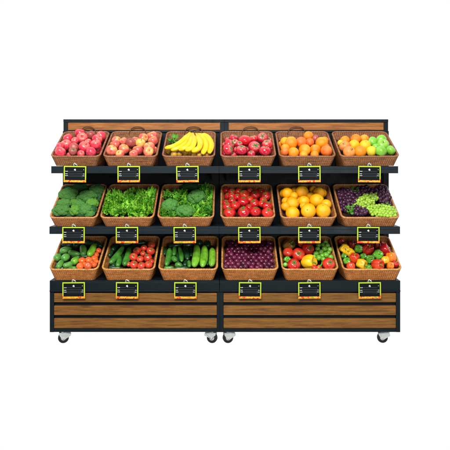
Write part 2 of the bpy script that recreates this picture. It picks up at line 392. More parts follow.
def rrect(hx, y0, y1, r, nx=150, ny=110, nc=14):
    P = []
    cs = [(hx-r, y0+r, -90), (hx-r, y1-r, 0), (-hx+r, y1-r, 90), (-hx+r, y0+r, 180)]
    for i, (cx, cy, a0) in enumerate(cs):
        for k in range(nc):
            a = math.radians(a0+90*k/(nc-1)); P.append((cx+r*math.cos(a), cy+r*math.sin(a)))
        n = ny if i % 2 == 0 else nx
        nxt = cs[(i+1) % 4]; a = math.radians(nxt[2]); e = (nxt[0]+r*math.cos(a), nxt[1]+r*math.sin(a)); s = P[-1]
        for k in range(1, n): P.append((s[0]+(e[0]-s[0])*k/n, s[1]+(e[1]-s[1])*k/n))
    return np.array(P)

class Basket: pass
BK = {}
def wall(loopA, loopB, rows, amp, sgn, pitch, strand):
    d = np.roll(loopA, -1, 0)-loopA; L = np.linalg.norm(d, axis=1); s = np.concatenate([[0], np.cumsum(L)[:-1]]); tot = L.sum()
    k = round(tot/pitch); ph = s/tot*k*2*math.pi
    t = (np.roll(loopA, -1, 0)-np.roll(loopA, 1, 0))[:, :2]; nrm = np.stack([t[:, 1], -t[:, 0]], 1); nrm /= np.linalg.norm(nrm, axis=1)[:, None]
    V = []
    H = np.linalg.norm(loopB-loopA, axis=1)
    for j in range(rows+1):
        f = j/rows; P = loopA*(1-f)+loopB*f
        row = f*H.min()/strand if False else f*H/strand
        disp = amp*(.5*np.cos(ph)*np.cos(math.pi*row) + .35*np.cos(2*math.pi*row) + 1.0*np.cos(ph))
        if j in (0,): disp = disp*0
        Q = P.copy(); Q[:, 0] += sgn*nrm[:, 0]*disp; Q[:, 1] += sgn*nrm[:, 1]*disp; V.append(Q)
    n = len(loopA); V = np.concatenate(V); i = np.arange(n); F = []
    for j in range(rows):
        a = j*n+i; b = j*n+(i+1) % n
        F.append(np.stack([a, a+n, b+n, b], 1) if sgn > 0 else np.stack([a, b, b+n, a+n], 1))
    return V, np.concatenate(F)

def make_basket(r, c):
    R = ROWS[r]; fl, fr = FRONT[r][c]; yf, yb = -.02, .36
    xa, xb = X(fl, yf), X(fr, yf); cx = (xa+xb)/2; W = (xb-xa)/2
    zs = R['zs']+.0005; zf = R['zr']-zs; zr = R['zb']-zs; L = yb-yf; sl = (zr-zf)/L
    t = empty('wicker_basket', (cx, yf, zs))
    tag(t, f'{["dark brown", "tan", "honey coloured"][r]} wicker basket of {CONTENT[r][c]}, {ORD[c]} on the {SHELF[r]}', 'basket', 'wicker baskets of fruit and vegetables')
    m = WICK[r]
    A = rrect(W-.006, .006, L-.004, .035); top = np.column_stack([A, zf+A[:, 1]*sl-.004])
    B = rrect(W-.036, .030, L-.03, .03); bot = np.column_stack([B, np.full(len(B), .002)])
    V, F = wall(top, bot, 44, .0023, 1, .0155, .0082)
    n = len(A); nb = len(V); F = [tuple(f) for f in F]+[tuple(range(nb-n, nb))]
    link('outer_wall', mesh_np('outer_wall', V, F, m), parent=t)
    A2 = rrect(W-.013, .013, L-.011, .03); t2 = np.column_stack([A2, zf+A2[:, 1]*sl-.004])
    dep = min(.056, zf-.010)
    B2 = rrect(W-.030, .032, L-.024, .026); b2 = np.column_stack([B2, zf+B2[:, 1]*sl-dep])
    V, F = wall(t2, b2, 24, .0022, -1, .0165, .0075)
    link('inner_wall', mesh_np('inner_wall', V, F, m), parent=t)
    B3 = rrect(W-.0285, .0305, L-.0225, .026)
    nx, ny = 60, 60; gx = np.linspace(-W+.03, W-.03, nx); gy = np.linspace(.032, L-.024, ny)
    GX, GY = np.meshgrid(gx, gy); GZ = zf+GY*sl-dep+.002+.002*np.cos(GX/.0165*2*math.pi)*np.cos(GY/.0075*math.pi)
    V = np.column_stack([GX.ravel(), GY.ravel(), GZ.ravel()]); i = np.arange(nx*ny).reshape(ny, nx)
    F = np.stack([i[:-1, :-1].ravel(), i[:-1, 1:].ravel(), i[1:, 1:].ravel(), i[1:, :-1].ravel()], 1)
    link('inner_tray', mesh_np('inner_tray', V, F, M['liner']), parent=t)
    # plaited rim: strands twisted round the edge
    Rm = rrect(W-.0085, .0085, L-.0065, .034, 120, 90, 12); P = [Vector((p[0], p[1], zf+p[1]*sl)) for p in Rm]
    mb = MB(); dd = [0.]
    for a, b in zip(P, P[1:]): dd.append(dd[-1]+(b-a).length)
    tot = dd[-1]+(P[0]-P[-1]).length; kk = round(tot/.020)
    Vv, Ff = tube_vf(P, [.0070]*len(P), 12, closed=True)
    out = []
    for i_, p in enumerate(P):
        for k in range(12):
            th = 2*math.pi*k/12; q = Vv[i_*12+k]; s = 1+.12*math.cos(3*th+2*math.pi*kk*dd[i_]/tot)
            out.append(p+(q-p)*s)
    link('rim', mesh_np('rim', out, Ff, RIM[r]), parent=t)
    if r == 0 and HANDLE[c]:
        ha, hb = [X(v, yb)-cx for v in HANDLE[c]]; hz = Z(126.9, yb)-zs; y = L-.012; z0 = zf+L*sl-.012
        pts = spline([(ha-.004, y, z0-.02), (ha, y, z0+.008), (ha+.022, y, hz-.010), ((ha+hb)/2, y, hz), (hb-.022, y, hz-.010), (hb, y, z0+.008), (hb+.004, y, z0-.02)], 40)
        mb = MB(); mb.add(*tube_vf(pts, [.0040]*40, 8, prof=None)); mb.build('handle', M['handle'], t, smooth=True)
    b = Basket(); b.t = t; b.r = r; b.c = c
    al = math.atan2(zr-zf, L); b.P0 = Vector((cx, yf, zs+zf)); b.u = Vector((0, math.cos(al), math.sin(al))); b.n = Vector((0, -math.sin(al), math.cos(al)))
    b.W = W; b.L = L/math.cos(al); b.dep = dep
    BK[r, c] = b
    return b
for r in range(3):
    for c in range(6): make_basket(r, c)

CAM = Vector((0, -DCAM, HC))
def ray(b, u, v):
    ox, oy = CROP[b.r][b.c]; px, py = ox+u/6.818, oy+v/6.818
    return Vector(((px-225)/FPX, 1, (165-py)/FPX)), px, py
def on_plane(b, u, v, h):                    # where a fruit seen at (u,v) of its basket view lies, h above the rim plane
    d, px, py = ray(b, u, v); q = (b.P0+b.n*h-CAM).dot(b.n)/d.dot(b.n); return CAM+d*q
def local(b, p):
    q = p-b.P0; return q.x/b.W, q.dot(b.u)/b.L, q.dot(b.n)
def mound(b, u, v, h0, m):
    p = on_plane(b, u, v, h0); s, t, _ = local(b, p)
    f = max(0, 1-abs(s)**2.5)*max(0, math.sin(math.pi*min(1, max(0, t*.9+.05))))**.7
    return h0+m*f

# ------------------------------------------------------------------ fruit meshes (unit radius)
def lathe(prof, n=40, lobes=0, amp=0., lobefn=None):
    V = []; F = []; m = len(prof)
    for j, (r, z) in enumerate(prof):
        for k in range(n):
            th = 2*math.pi*k/n; f = 1.
            if lobes: f = 1+amp*(abs(math.cos(lobes*th/2))**.8-1)*(lobefn(j/(m-1)) if lobefn else 1)
            V.append((r*f*math.cos(th), r*f*math.sin(th), z))
    for j in range(m-1):
        for k in range(n):
            F.append((j*n+k, j*n+(k+1) % n, (j+1)*n+(k+1) % n, (j+1)*n+k)[::-1])
    F.append(tuple(range(n))); F.append(tuple((m-1)*n+k for k in range(n))[::-1])
    return V, F
def rough_up(V, amp, sc, seed=0):
    return [tuple(Vector(v)*(1+amp*mnoise.noise(Vector(v)*sc+Vector((seed*7.3, 1, 2))))) for v in V]
def body(kind, seed):
    pr = []; n = 26
    for i in range(n+1):
        t = math.pi*(.012+.976*i/n); s, c = math.sin(t), math.cos(t)
        if kind == 'apple': r = s*(1+.05*c); z = c*.93-.34*math.exp(-(s/.30)**2)*(c > 0)+.16*math.exp(-(s/.22)**2)*(c < 0)
        elif kind == 'tomato': r = s; z = c*.83-.16*math.exp(-(s/.32)**2)*(c > 0)
        elif kind == 'orange': r = s; z = c*.97-.05*math.exp(-(s/.16)**2)*(c > 0)
        elif kind == 'plum': r = s*.97; z = c*1.04-.10*math.exp(-(s/.22)**2)*(c > 0)
        elif kind == 'pepper': 
            r = (s**.62)*(1-.10*(1-c)/2); z = c*.98-.42*math.exp(-(s/.42)**2)*(c > 0)+.22*math.exp(-(s/.4)**2)*(c < 0)
        pr.append((r, z))
    if kind == 'tomato': V, F = lathe(pr, 48, 6, .05, lambda f: max(0, 1-f*1.4))
    elif kind == 'pepper': V, F = lathe(pr, 56, 4, .17, lambda f: 1)
    else: V, F = lathe(pr, 40)
    return rough_up(V, {'apple': .07, 'tomato': .06, 'orange': .035, 'plum': .03, 'pepper': .10}[kind], 1.3, seed), F
def star(nl, L, wdt, curl, seed):
    rn = random.Random(seed); mb = MB()
    for k in range(nl):
        a = 2*math.pi*k/nl+rn.uniform(-.2, .2); l = L*rn.uniform(.8, 1.2); ca, sa = math.cos(a), math.sin(a)
        V = []; 
        for i in range(6):
            f = i/5; rr = .02+l*f; ww = wdt*math.sin(math.pi*(.18+.80*f))*.5; zz = .03+curl*f*f+.05*math.sin(f*3)
            for s in (-1, 0, 1): V.append((ca*rr-sa*ww*s, sa*rr+ca*ww*s, zz-.02*abs(s)))
        F = [(i*3+j, i*3+j+1, i*3+j+4, i*3+j+3) for i in range(5) for j in range(2)]
        # give the leaflet thickness
        n = len(V); V2 = [(x, y, z-.018) for x, y, z in V]
        rim = [0, 3, 6, 9, 12, 15, 16, 17, 14, 11, 8, 5, 2, 1]
        mb.add(V+V2, F+[tuple(i+n for i in f)[::-1] for f in F]+[(rim[i], rim[(i+1) % len(rim)], rim[(i+1) % len(rim)]+n, rim[i]+n) for i in range(len(rim))])
    return mb
MESH = {}
def get_mesh(kind, seed, mat):
    k = (kind, seed, mat)
    if k not in MESH:
        V, F = body(kind, seed); MESH[k] = mesh_np(kind, V, F, M[mat])
    return MESH[k]
def part_mesh(kind, seed):
    k = ('part', kind, seed)
    if k in MESH: return MESH[k]
    mb = MB(); rn = random.Random(seed)
    if kind == 'stem':
        mb.add(*tube_vf(spline([(0, 0, -.05), (0.01, 0, .15), (.07+rn.uniform(-.05, .05), .03, .36)], 7), [.045, .04, .035, .033, .035, .045, .05], 8)); mat = M['stem']
    elif kind == 'calyx': mb = star(5+seed % 2, .52, .17, .02+.03*(seed % 3), seed); mb.add(*tube_vf([(0, 0, 0), (.01, 0, .1), (.03, .01, .2)], [.05, .04, .05], 8)); mat = M['calyx']
    elif kind == 'calyx_tan': mb = star(5+seed % 2, .58, .18, .04, seed); mb.add(*tube_vf([(0, 0, 0), (.01, 0, .08), (.02, .01, .14)], [.07, .06, .06], 8)); mat = M['calyx']
    elif kind == 'button': mb.add(*tube_vf([(0, 0, -.04), (0, 0, .0), (0, 0, .03)], [.08, .085, .04], 10)); mat = M['calyx_tan']
    elif kind == 'pepper_stem':
        mb.add(*tube_vf(spline([(0, 0, -.1), (0, 0, .10), (.05, .02, .28), (.14, .05, .42)], 9), [.24, .20, .13, .10, .09, .085, .085, .09, .10], 12)); mat = M['stem_green']
    MESH[k] = mesh_np(kind, mb.V, mb.F, mat); return MESH[k]
TOPZ = {'apple': .58, 'tomato': .67, 'orange': .92, 'plum': .94, 'pepper': .52}
STEMP = {'apple': 'stem', 'tomato': 'calyx', 'orange': 'button', 'plum': None, 'pepper': 'pepper_stem'}

def orient(axis, spin):
    q = Vector((0, 0, 1)).rotation_difference(axis.normalized()); return (q.to_matrix() @ Matrix.Rotation(spin, 3, 'Z')).to_euler()

def put(kind, mat, name, p, r, axis, seed, part='auto', squash=1.):
    o = link(name, get_mesh(kind, seed % 4, mat), p); o.rotation_euler = orient(axis, seed*1.7); o.scale = (r, r, r*squash)
    pk = STEMP[kind] if part == 'auto' else part
    if pk:
        s = link({'button': 'stem_button', 'calyx_tan': 'calyx', 'pepper_stem': 'stem'}.get(pk, pk), part_mesh(pk, seed % 4), (0, 0, TOPZ[kind]), o)
    return o

NTH = ['first', 'second', 'third', 'fourth', 'fifth', 'sixth', 'seventh', 'eighth', 'ninth', 'tenth', 'eleventh', 'twelfth']
def rank_rows(items, tol):
    """items: list of (u,v). returns for each (row from front, rank from left, row size, rows)"""
    idx = sorted(range(len(items)), key=lambda i: -items[i][1]); rows = []
    for i in idx:
        if rows and rows[-1][0]-items[i][1] < tol: rows[-1][1].append(i)
        else: rows.append((items[i][1], [i]))
    res = [None]*len(items)
    for a, (_, l) in enumerate(rows):
        l.sort(key=lambda i: items[i][0])
        for k, i in enumerate(l): res[i] = (a, k, len(l), len(rows))
    return res
def place_words(a, k, n, nr):
    row = 'front row' if a == 0 else ('back row' if a == nr-1 else f'{NTH[a]} row from front')
    if n == 1: return f'alone in {row}'
    if k == 0: return f'leftmost in {row}'
    if k == n-1: return f'rightmost in {row}'
    return f'{NTH[k]} from left in {row}'
def basket_words(b): return f'{ORD[b.c]} basket, {SHELF[b.r]}'

ALLSPH = {}
def pile(b, items, h0=0.0, m=.03, tol=32, fill=None, ranks=None, group=None):
    """items: (u, v, rpx, kind, material, colour words, [options])"""
    S = []
    for i, it in enumerate(items):
        u, v, rp, kind, mat = it[:5]; opt = it[6] if len(it) > 6 else {}
        h = opt.get('h', mound(b, u, v, h0, m)); p = on_plane(b, u, v, h); r = 1.05*rp/6.818*(p.y+DCAM)/FPX
        S.append([p, r, it, opt, (p-CAM).normalized(), False])
    if fill:
        kind, mat, words, rp, step = fill; rn = random.Random(b.r*10+b.c)
        fr = FRONT[b.r][b.c]; 
        for j in range(-1, 9):
            for i in range(-1, 12):
                s = -1+.16+(i+.5*(j % 2))*step*2; t = .12+j*step*1.25
                if abs(s) > .84 or t > .86: continue
                r0 = rp/6.818*4.5/FPX
                p = b.P0+Vector((s*b.W, 0, 0))+b.u*(t*b.L)+b.n*max(-b.dep+r0+.002, h0-.9*r0+m*.6*math.sin(math.pi*t))
                d = p-CAM; px = 225+d.x/d.y*FPX; py = 165-d.z/d.y*FPX; ox, oy = CROP[b.r][b.c]
                u, v = (px-ox)*6.818, (py-oy)*6.818
                vis = 0
                for k in range(40):
                    aa = k*2.399; rr = rp*math.sqrt((k+.5)/40); uu, vv = u+rr*math.cos(aa), v+rr*math.sin(aa)
                    if vv < 243 and not any(math.hypot(uu-q[0], vv-q[1]) < q[2] for q in items): vis += 1
                if vis > 7:
                    S.append([p, r0, (u, v, rp, kind, mat, words), {}, (p-CAM).normalized(), True])
    # settle: push overlapping neighbours apart along the line of sight, lower ones forward
    for _ in range(60):
        mv = 0
        for i in range(len(S)):
            for j in range(i+1, len(S)):
                d = S[i][0]-S[j][0]; o = .93*(S[i][1]+S[j][1])-d.length
                if o > 0:
                    ki = S[i][5]*-200+S[i][2][1]+S[i][3].get('top', 0); kj = S[j][5]*-200+S[j][2][1]+S[j][3].get('top', 0)
                    f = .5*o; s = -1 if ki > kj else 1
                    S[i][0] = S[i][0]+S[i][4]*f*s; S[j][0] = S[j][0]-S[j][4]*f*s; mv += 1
        for q in S:
            a_, t_, hh = local(b, q[0]); fu = t_*b.L; lo = -b.dep+q[1]*.9
            need = .012+q[1]*(.93 if hh < .5*q[1] else .7)
            if fu < need: q[0] = q[0]+q[4]*((need-fu)/max(.4, q[4].dot(b.u)))*.6
            lim = b.W-.014-q[1]*.92
            if abs(a_*b.W) > lim: q[0] = Vector((b.P0.x+math.copysign(lim, a_), q[0].y, q[0].z))
            over = (fu+q[1]*.9)-(b.L-.012)
            if over > 0 and hh < q[1]*.5: q[0] = q[0]-b.u*over*.6
            hh = local(b, q[0])[2]
            if hh < lo: q[0] = q[0]+b.n*(lo-hh)
    ranks = ranks or rank_rows([(it[0], it[1]) for it in items], tol)
    nf = sum(q[5] for q in S); fi = sorted([i for i, q in enumerate(S) if q[5]], key=lambda i: S[i][2][0])
    # same-coloured neighbours are ranked together over the whole basket
    for i, (p, r, it, opt, d, isf) in enumerate(S):
        u, v, rp, kind, mat, words = it[:6]; seed = (i*7+b.c*3+b.r*5) % 97; rn = random.Random(seed+100*b.c+1000*b.r)
        J = lambda s: Vector((rn.uniform(-s, s), rn.uniform(-s, s), rn.uniform(-s, s)))
        ax = opt.get('axis')
        if ax is None:
            ax = {'apple': Vector((0, -.35, .9))+J(.8), 'tomato': Vector((0, -.6, .8))+J(.4), 'orange': Vector((0, -.2, .9))+J(.9),
                  'plum': J(1), 'pepper': Vector((0, -.6, .8))+J(.45)}[kind]
        else: ax = Vector(ax)
        name = opt.get('name', words.split()[-1]); 
        o = put(kind, mat, name, p, r, ax, seed, opt.get('part', 'auto'), opt.get('squash', 1.))
        cat = opt.get('cat', name.replace('_', ' '))
        if isf:
            k = fi.index(i); lab = f'half hidden {words}, {NTH[k] if k < 12 else "another"} from left among buried ones, {basket_words(b)}'
        else: lab = f'{words}, {place_words(*ranks[i])}, {basket_words(b)}'
        tag(o, lab, cat, group or f'{CONTENT[b.r][b.c]} in the {ORD[b.c]} basket of the {SHELF[b.r]}')
    return S

# ------------------------------------------------------------------ top shelf
AP = lambda L, mat, words: [(u, v, r, 'apple', mat, words) for u, v, r in L]
b = BK[0, 0]
it = AP([(105, 216, 36), (146, 170, 37), (98, 177, 26), (157, 124, 31), (205, 143, 26), (238, 92, 34), (253, 124, 38), (385, 108, 32), (355, 133, 34), (347, 167, 35), (268, 185, 39), (245, 231, 26), (313, 219, 35), (295, 152, 24)], 'apple_pink', 'pink red apple')
it += AP([(312, 103, 31)], 'apple_red_dull', 'darker red apple') + AP([(197, 188, 32), (190, 214, 27)], 'apple_red_dull', 'brownish red apple')
pile(b, it, .002, .025, 30, ('apple', 'apple_pink', 'pink red apple', 30, .15))
b = BK[0, 1]
it = AP([(80, 207, 37), (163, 199, 36), (137, 233, 30), (112, 143, 32), (106, 170, 31), (160, 145, 27), (243, 140, 27), (295, 125, 34), (356, 110, 34), (362, 142, 34), (258, 207, 37), (230, 231, 30), (335, 185, 36), (330, 216, 35)], 'apple_mixed', 'pink blushed apple')
it += AP([(210, 155, 34)], 'apple_red_dull', 'dull red apple') + AP([(275, 160, 34)], 'apple_yellow', 'yellow green apple')
pile(b, it, .002, .025, 30, ('apple', 'apple_mixed', 'pink blushed apple', 30, .15))
b = BK[0, 3]
T = lambda L, mat, words, **k: [(q[0], q[1], q[2], 'tomato', mat, words, dict(k, **(q[3] if len(q) > 3 else {}))) for q in L]
it = T([(88, 203, 36, {'axis': (.9, -.5, .3)}), (98, 166, 36, {'axis': (.9, -.5, .4)}), (128, 125, 32, {'axis': (.3, -.3, 1)}), (136, 156, 28), (205, 141, 44, {'axis': (.1, .1, 1)}), (180, 206, 38, {'axis': (0, -.5, .8)}),
        (262, 128, 29), (324, 122, 37, {'axis': (-.1, -1, .5)}), (269, 185, 41, {'axis': (.3, -1, .4)}), (355, 168, 36), (341, 211, 39), (248, 233, 28), (165, 165, 24)], 'tomato_pink', 'large pinkish red tomato', part='calyx_tan')
pile(b, it, .002, .03, 30, ('tomato', 'tomato_pink', 'pinkish red tomato', 30, .15))
b = BK[0, 4]
O = lambda L, mat, words, **k: [(q[0], q[1], q[2], 'orange', mat, words, dict(k, **(q[3] if len(q) > 3 else {}))) for q in L]
it = O([(110, 157, 39, {'squash': 1.15, 'axis': (0, 0, 1)}), (228, 110, 33), (318, 157, 41), (203, 206, 41), (275, 203, 37), (125, 222, 37), (70, 193, 29), (195, 238, 28), (270, 238, 28)], 'orange', 'bright orange')
it += O([(68, 148, 31)], 'orange_yellow', 'yellowish orange') + O([(178, 153, 37), (238, 152, 28), (350, 211, 38), (352, 183, 20), (68, 216, 24)], 'orange_deep', 'reddish orange') + AP([(276, 126, 24)], 'apple_red_dull', 'small dark red apple')
pile(b, it, .002, .03, 30, ('orange', 'orange', 'bright orange', 30, .15))
b = BK[0, 5]
it = O([(68, 142, 33), (142, 132, 35), (200, 130, 31), (172, 217, 39)], 'orange', 'bright orange') + O([(130, 172, 37), (205, 175, 38)], 'orange_yellow', 'golden yellow orange', axis=(0, -.7, .7))
it += AP([(60, 180, 37), (95, 219, 41)], 'peach', 'blushed peach') + O([(24, 157, 22), (248, 213, 35)], 'lemon', 'yellow lemon', part=None)
it += AP([(253, 150, 35), (315, 137, 36), (325, 170, 41), (279, 186, 26), (313, 213, 37), (378, 208, 33)], 'apple_green', 'green apple')
pile(b, it, .002, .025, 30, ('orange', 'orange', 'bright orange', 28, .15))

# bananas
b = BK[0, 2]
def banana_bunch(b, curves, crown, label):
    cp = on_plane(b, crown[0], crown[1], .062)
    t = empty('banana_bunch', cp); tag(t, label, 'bananas', 'banana bunches')
    for cv in curves:
        pts = [on_plane(b, u, v, h)-cp for u, v, h in cv[:-1]]; R = cv[-1]
        P = spline(pts, 26); rad = []
        for i in range(26):
            f = i/25
            rr = R*min(1, .36+max(0, f-.06)*4.4)*(1 if f < .8 else max(.26, math.sqrt(max(0, 1-((f-.8)/.2)**2.4))))
            rad.append(rr)
        mb = MB(); mb.add(*tube_vf(P, rad, 20, ref=Vector((0, -.5, 1)), prof=lambda th: 1+.085*math.cos(5*th)))
        o = mb.build('banana', M['banana'], t, smooth=True)
        e = P[-1]; d = (P[-1]-P[-3]).normalized(); mb = MB(); mb.add(*tube_vf([e-d*.004, e, e+d*.006], [R*.30, R*.28, R*.16], 8)); mb.build('tip', M['banana_tip'], o)
    mb = MB(); mb.add(*tube_vf([Vector((-.016, 0, -.006)), Vector((-.006, 0, .004)), Vector((.008, 0, .004)), Vector((.018, 0, -.006))], [.008, .012, .012, .008], 10)); mb.build('crown', M['banana_tip'], t, smooth=True)
g = .0178
banana_bunch(b, [[(238, 84, .06), (190, 138, .058), (128, 178, .05), (66, 194, .03), g], [(243, 88, .06), (212, 152, .05), (160, 190, .04), (108, 207, .026), g*.95],
                 [(250, 90, .064), (243, 150, .062), (208, 188, .05), (160, 204, .032), g], [(258, 90, .068), (268, 145, .072), (250, 190, .058), (205, 206, .04), g*1.08]], (247, 78), 'left bunch of yellow bananas reaching to the left rim of the third basket, top shelf')
banana_bunch(b, [[(280, 92, .066), (306, 145, .072), (300, 190, .06), (250, 216, .04), g*1.12], [(292, 92, .062), (336, 135, .062), (345, 185, .048), (322, 234, .024), g*1.12],
                 [(302, 94, .058), (358, 118, .055), (383, 170, .042), (368, 230, .02), g*1.18]], (288, 84), 'right bunch of yellow bananas curving down the right side of the third basket, top shelf')
it = [(u, v, r, 'orange', 'brown_fruit', 'brownish yellow fruit', {'part': None, 'h': -.012, 'name': 'fruit', 'cat': 'fruit'}) for u, v, r in [(92, 214, 17), (130, 236, 22), (168, 232, 18), (205, 224, 23), (243, 236, 19), (268, 236, 21), (300, 238, 18), (350, 240, 20)]]
pile(b, it, -.012, 0, 60)

def leaf_vf(L, Wd, curl, ruff, seed, lob=0):
    rn = random.Random(seed); ph = rn.uniform(0, 6); V = []; F = []; n, mm = 9, 6
    for i in range(n+1):
        f = i/n; w_ = Wd*math.sin(math.pi*(.10+.86*f)**.8)
        if lob: w_ *= .62+.38*abs(math.cos(lob*math.pi*f))
        for j in range(mm+1):
            s = j/mm*2-1
            z = L*curl*f*f - .2*w_*s*s + ruff*abs(s)*math.sin(f*19+ph+s*2)+ruff*.5*math.sin(s*7+f*9+ph)
            V.append((s*w_+ruff*.5*math.sin(f*23+ph)*s, L*f*math.cos(curl*f*.6), z))
    for i in range(n):
        for j in range(mm): a = i*(mm+1)+j; F.append((a, a+1, a+mm+2, a+mm+1))
    return V, F
def keep_in(b, p, mg=.016):
    q = p-b.P0; x = max(-b.W+mg, min(b.W-mg, q.x)); a = q.dot(b.u); h = q.dot(b.n)
    a2 = min(b.L-mg, max(mg if h < .012 else .002, a)); h2 = max(h, -b.dep+.004)
    return b.P0+Vector((x, 0, 0))+b.u*a2+b.n*h2
def leafy(name, b, u, v, R, mats, label, cat, nleaf, seed, h=.01, size=1., lob=0, group=None, flat=1.):
    rn = random.Random(seed); p = on_plane(b, u, v, h); o = None
    t = empty(name, p); tag(t, label, cat, group)
    for mi, mname in enumerate(mats):
        mb = MB()
        for k in range(nleaf//len(mats)):
            L = rn.uniform(.028, .046)*size; Vv, Ff = leaf_vf(L, L*rn.uniform(.34, .52), rn.uniform(-.5, 1.1), L*.13, seed*100+k, lob)
            a = rn.uniform(0, 2*math.pi); el = rn.uniform(-.5, .85); rr = R*math.sqrt(rn.random())
            rot = Matrix.Rotation(a, 3, 'Z') @ Matrix.Rotation(el, 3, 'X') @ Matrix.Rotation(rn.uniform(-.8, .8), 3, 'Y')
            aa = a+math.pi/2+rn.uniform(-.7, .7); off = b.n*(rn.uniform(-.02, .028)*(1-.5*rr/R)*flat)+Vector((math.cos(aa)*rr, 0, 0))+b.u*(math.sin(aa)*rr)
            mb.add([keep_in(b, rot @ Vector(q)+off+p, .015+.004*rn.random())-p for q in Vv], Ff)
        o = mb.build('leaves', M[mname], t, smooth=True)
    mb = MB()
    for k in range(5):
        a = rn.uniform(0, 6.28); q = Vector((math.cos(a)*R*.7, 0, 0))+b.u*(math.sin(a)*R*.7)+b.n*.014
        mb.add(*tube_vf(spline([b.n*-.015, q*.5+b.n*.004, q], 6), [.0026, .0024, .002, .0018, .0015, .0012], 6))
    mb.build('stalks', M['stem_green'], t, smooth=True)
    return t
leafy('leafy_sprig', BK[0, 2], 132, 142, .026, ['lettuce_dark'], 'green leafy sprig behind the bananas at the left of the third basket, top shelf', 'leaves', 26, 5, .012, .8, 2)
leafy('leafy_sprig', BK[0, 2], 385, 150, .02, ['lettuce_dark'], 'small green leafy sprig at the right rim beside the bananas, top shelf', 'leaves', 14, 6, -.005, .7, 2)

# ------------------------------------------------------------------ middle shelf
def broc_mesh(seed, mat):
    bm = __import__('bmesh').new(); __import__('bmesh').ops.create_icosphere(bm, subdivisions=6, radius=1)
    V = np.array([v.co[:] for v in bm.verts]); F = [[v.index for v in f.verts] for f in bm.faces]; bm.free()
    rs = np.random.RandomState(seed); nfl = 26
    i = np.arange(nfl)+.5; ph = np.arccos(1-2*i/nfl); th = math.pi*(1+5**.5)*i
    D = np.stack([np.cos(th)*np.sin(ph), np.sin(th)*np.sin(ph), np.cos(ph)], 1)+rs.normal(0, .07, (nfl, 3)); D /= np.linalg.norm(D, axis=1)[:, None]
    ang = np.arccos(np.clip(V@D.T, -1, 1)); srt = np.sort(ang, 1); d1 = srt[:, 0]
    disp = .27*np.sqrt(np.clip(1-(d1/.49)**2, 0, 1))
    n2 = 520; i = np.arange(n2)+.5; ph = np.arccos(1-2*i/n2); th = math.pi*(1+5**.5)*i
    D2 = np.stack([np.cos(th)*np.sin(ph), np.sin(th)*np.sin(ph), np.cos(ph)], 1)+rs.normal(0, .02, (n2, 3)); D2 /= np.linalg.norm(D2, axis=1)[:, None]
    dd = np.empty(len(V))
    for s in range(0, len(V), 4000): dd[s:s+4000] = np.arccos(np.clip((V[s:s+4000]@D2.T).max(1), -1, 1))
    disp += .062*np.sqrt(np.clip(1-(dd/.10)**2, 0, 1))
    disp += np.array([.05*mnoise.noise(Vector(v)*3.1+Vector((seed, 0, 0)))+.025*mnoise.noise(Vector(v)*9) for v in V])+rs.normal(0, .006, len(V))
    V = V*(.76+disp)[:, None]; V[:, 2] = np.where(V[:, 2] < 0, V[:, 2]*.45, V[:, 2]*.92)
    return mesh_np('florets', V, F, M[mat])
BR = {}
def broccoli(b, u, v, rx, ry, mat, label, seed, h=.006, tilt=(0, -.55, .85)):
    key = (seed % 3, mat)
    if key not in BR: BR[key] = broc_mesh(seed % 3, mat)
    p = on_plane(b, u, v, h); k = (p.y+DCAM)/FPX/6.818
    o = link('broccoli', BR[key], p); o.rotation_euler = orient(Vector(tilt), 0); o.scale = (rx*k*1.03, ry*k*1.14, ry*k*1.14)
    tag(o, label, 'broccoli', 'broccoli heads on the middle shelf')
    mb = MB(); mb.add(*tube_vf([(0, 0, -.05), (0, 0, -.4), (0, .05, -.72)], [.5, .26, .24], 14)); mb.build('stalk', M['broc_stalk'], o, smooth=True)
    return o
b = BK[1, 0]; L0 = ', leftmost basket, middle shelf'
for i, (u, v, rx, ry, mat, w_, h) in enumerate([
    (112, 232, 62, 40, 'broc', 'wide dark green broccoli head at the front left corner', .004), (128, 184, 52, 32, 'broc', 'green broccoli head just behind the front left one', .0),
    (165, 124, 68, 46, 'broc', 'large green broccoli head towards the back left', .01), (285, 142, 68, 46, 'broc', 'large broccoli head right of the middle', .012),
    (356, 92, 52, 40, 'broc', 'bluish green broccoli head in the back right corner', .002), (278, 226, 48, 38, 'broc', 'round broccoli head at the front right', .004),
    (206, 230, 36, 38, 'broc_light', 'bright yellow green broccoli piece between two dark front heads', .004), (322, 184, 42, 34, 'broc_light', 'lighter green broccoli head against the right side', .002), (330, 226, 26, 34, 'broc_shaded', 'small shade-dark filler broccoli in the front right corner', -.012), (160, 256, 34, 24, 'broc_shaded', 'shade-dark filler broccoli low against the front rim, left', -.018), (244, 258, 34, 22, 'broc_shaded', 'shade-dark filler broccoli low against the front rim, middle', -.018), (305, 254, 34, 24, 'broc', 'green broccoli piece low against the front rim, right', -.014), (366, 142, 24, 34, 'broc_shaded', 'shade-dark filler broccoli low at the right wall', -.016), (240, 190, 40, 26, 'broc', 'broccoli piece showing between the bright ones and the right side', -.010),
    (198, 178, 34, 26, 'broc_light', 'small bright broccoli piece in the very middle', -.006), (235, 82, 62, 34, 'broc_shaded', 'dark shaded broccoli head at the back centre', -.012), (160, 80, 38, 26, 'broc_shaded', 'small dark broccoli head in the back left corner', -.018)]):
    broccoli(b, u, v, rx, ry, mat, w_+L0, i, h-.010, (random.uniform(-.2, .2), -.55, .85))
b = BK[1, 1]
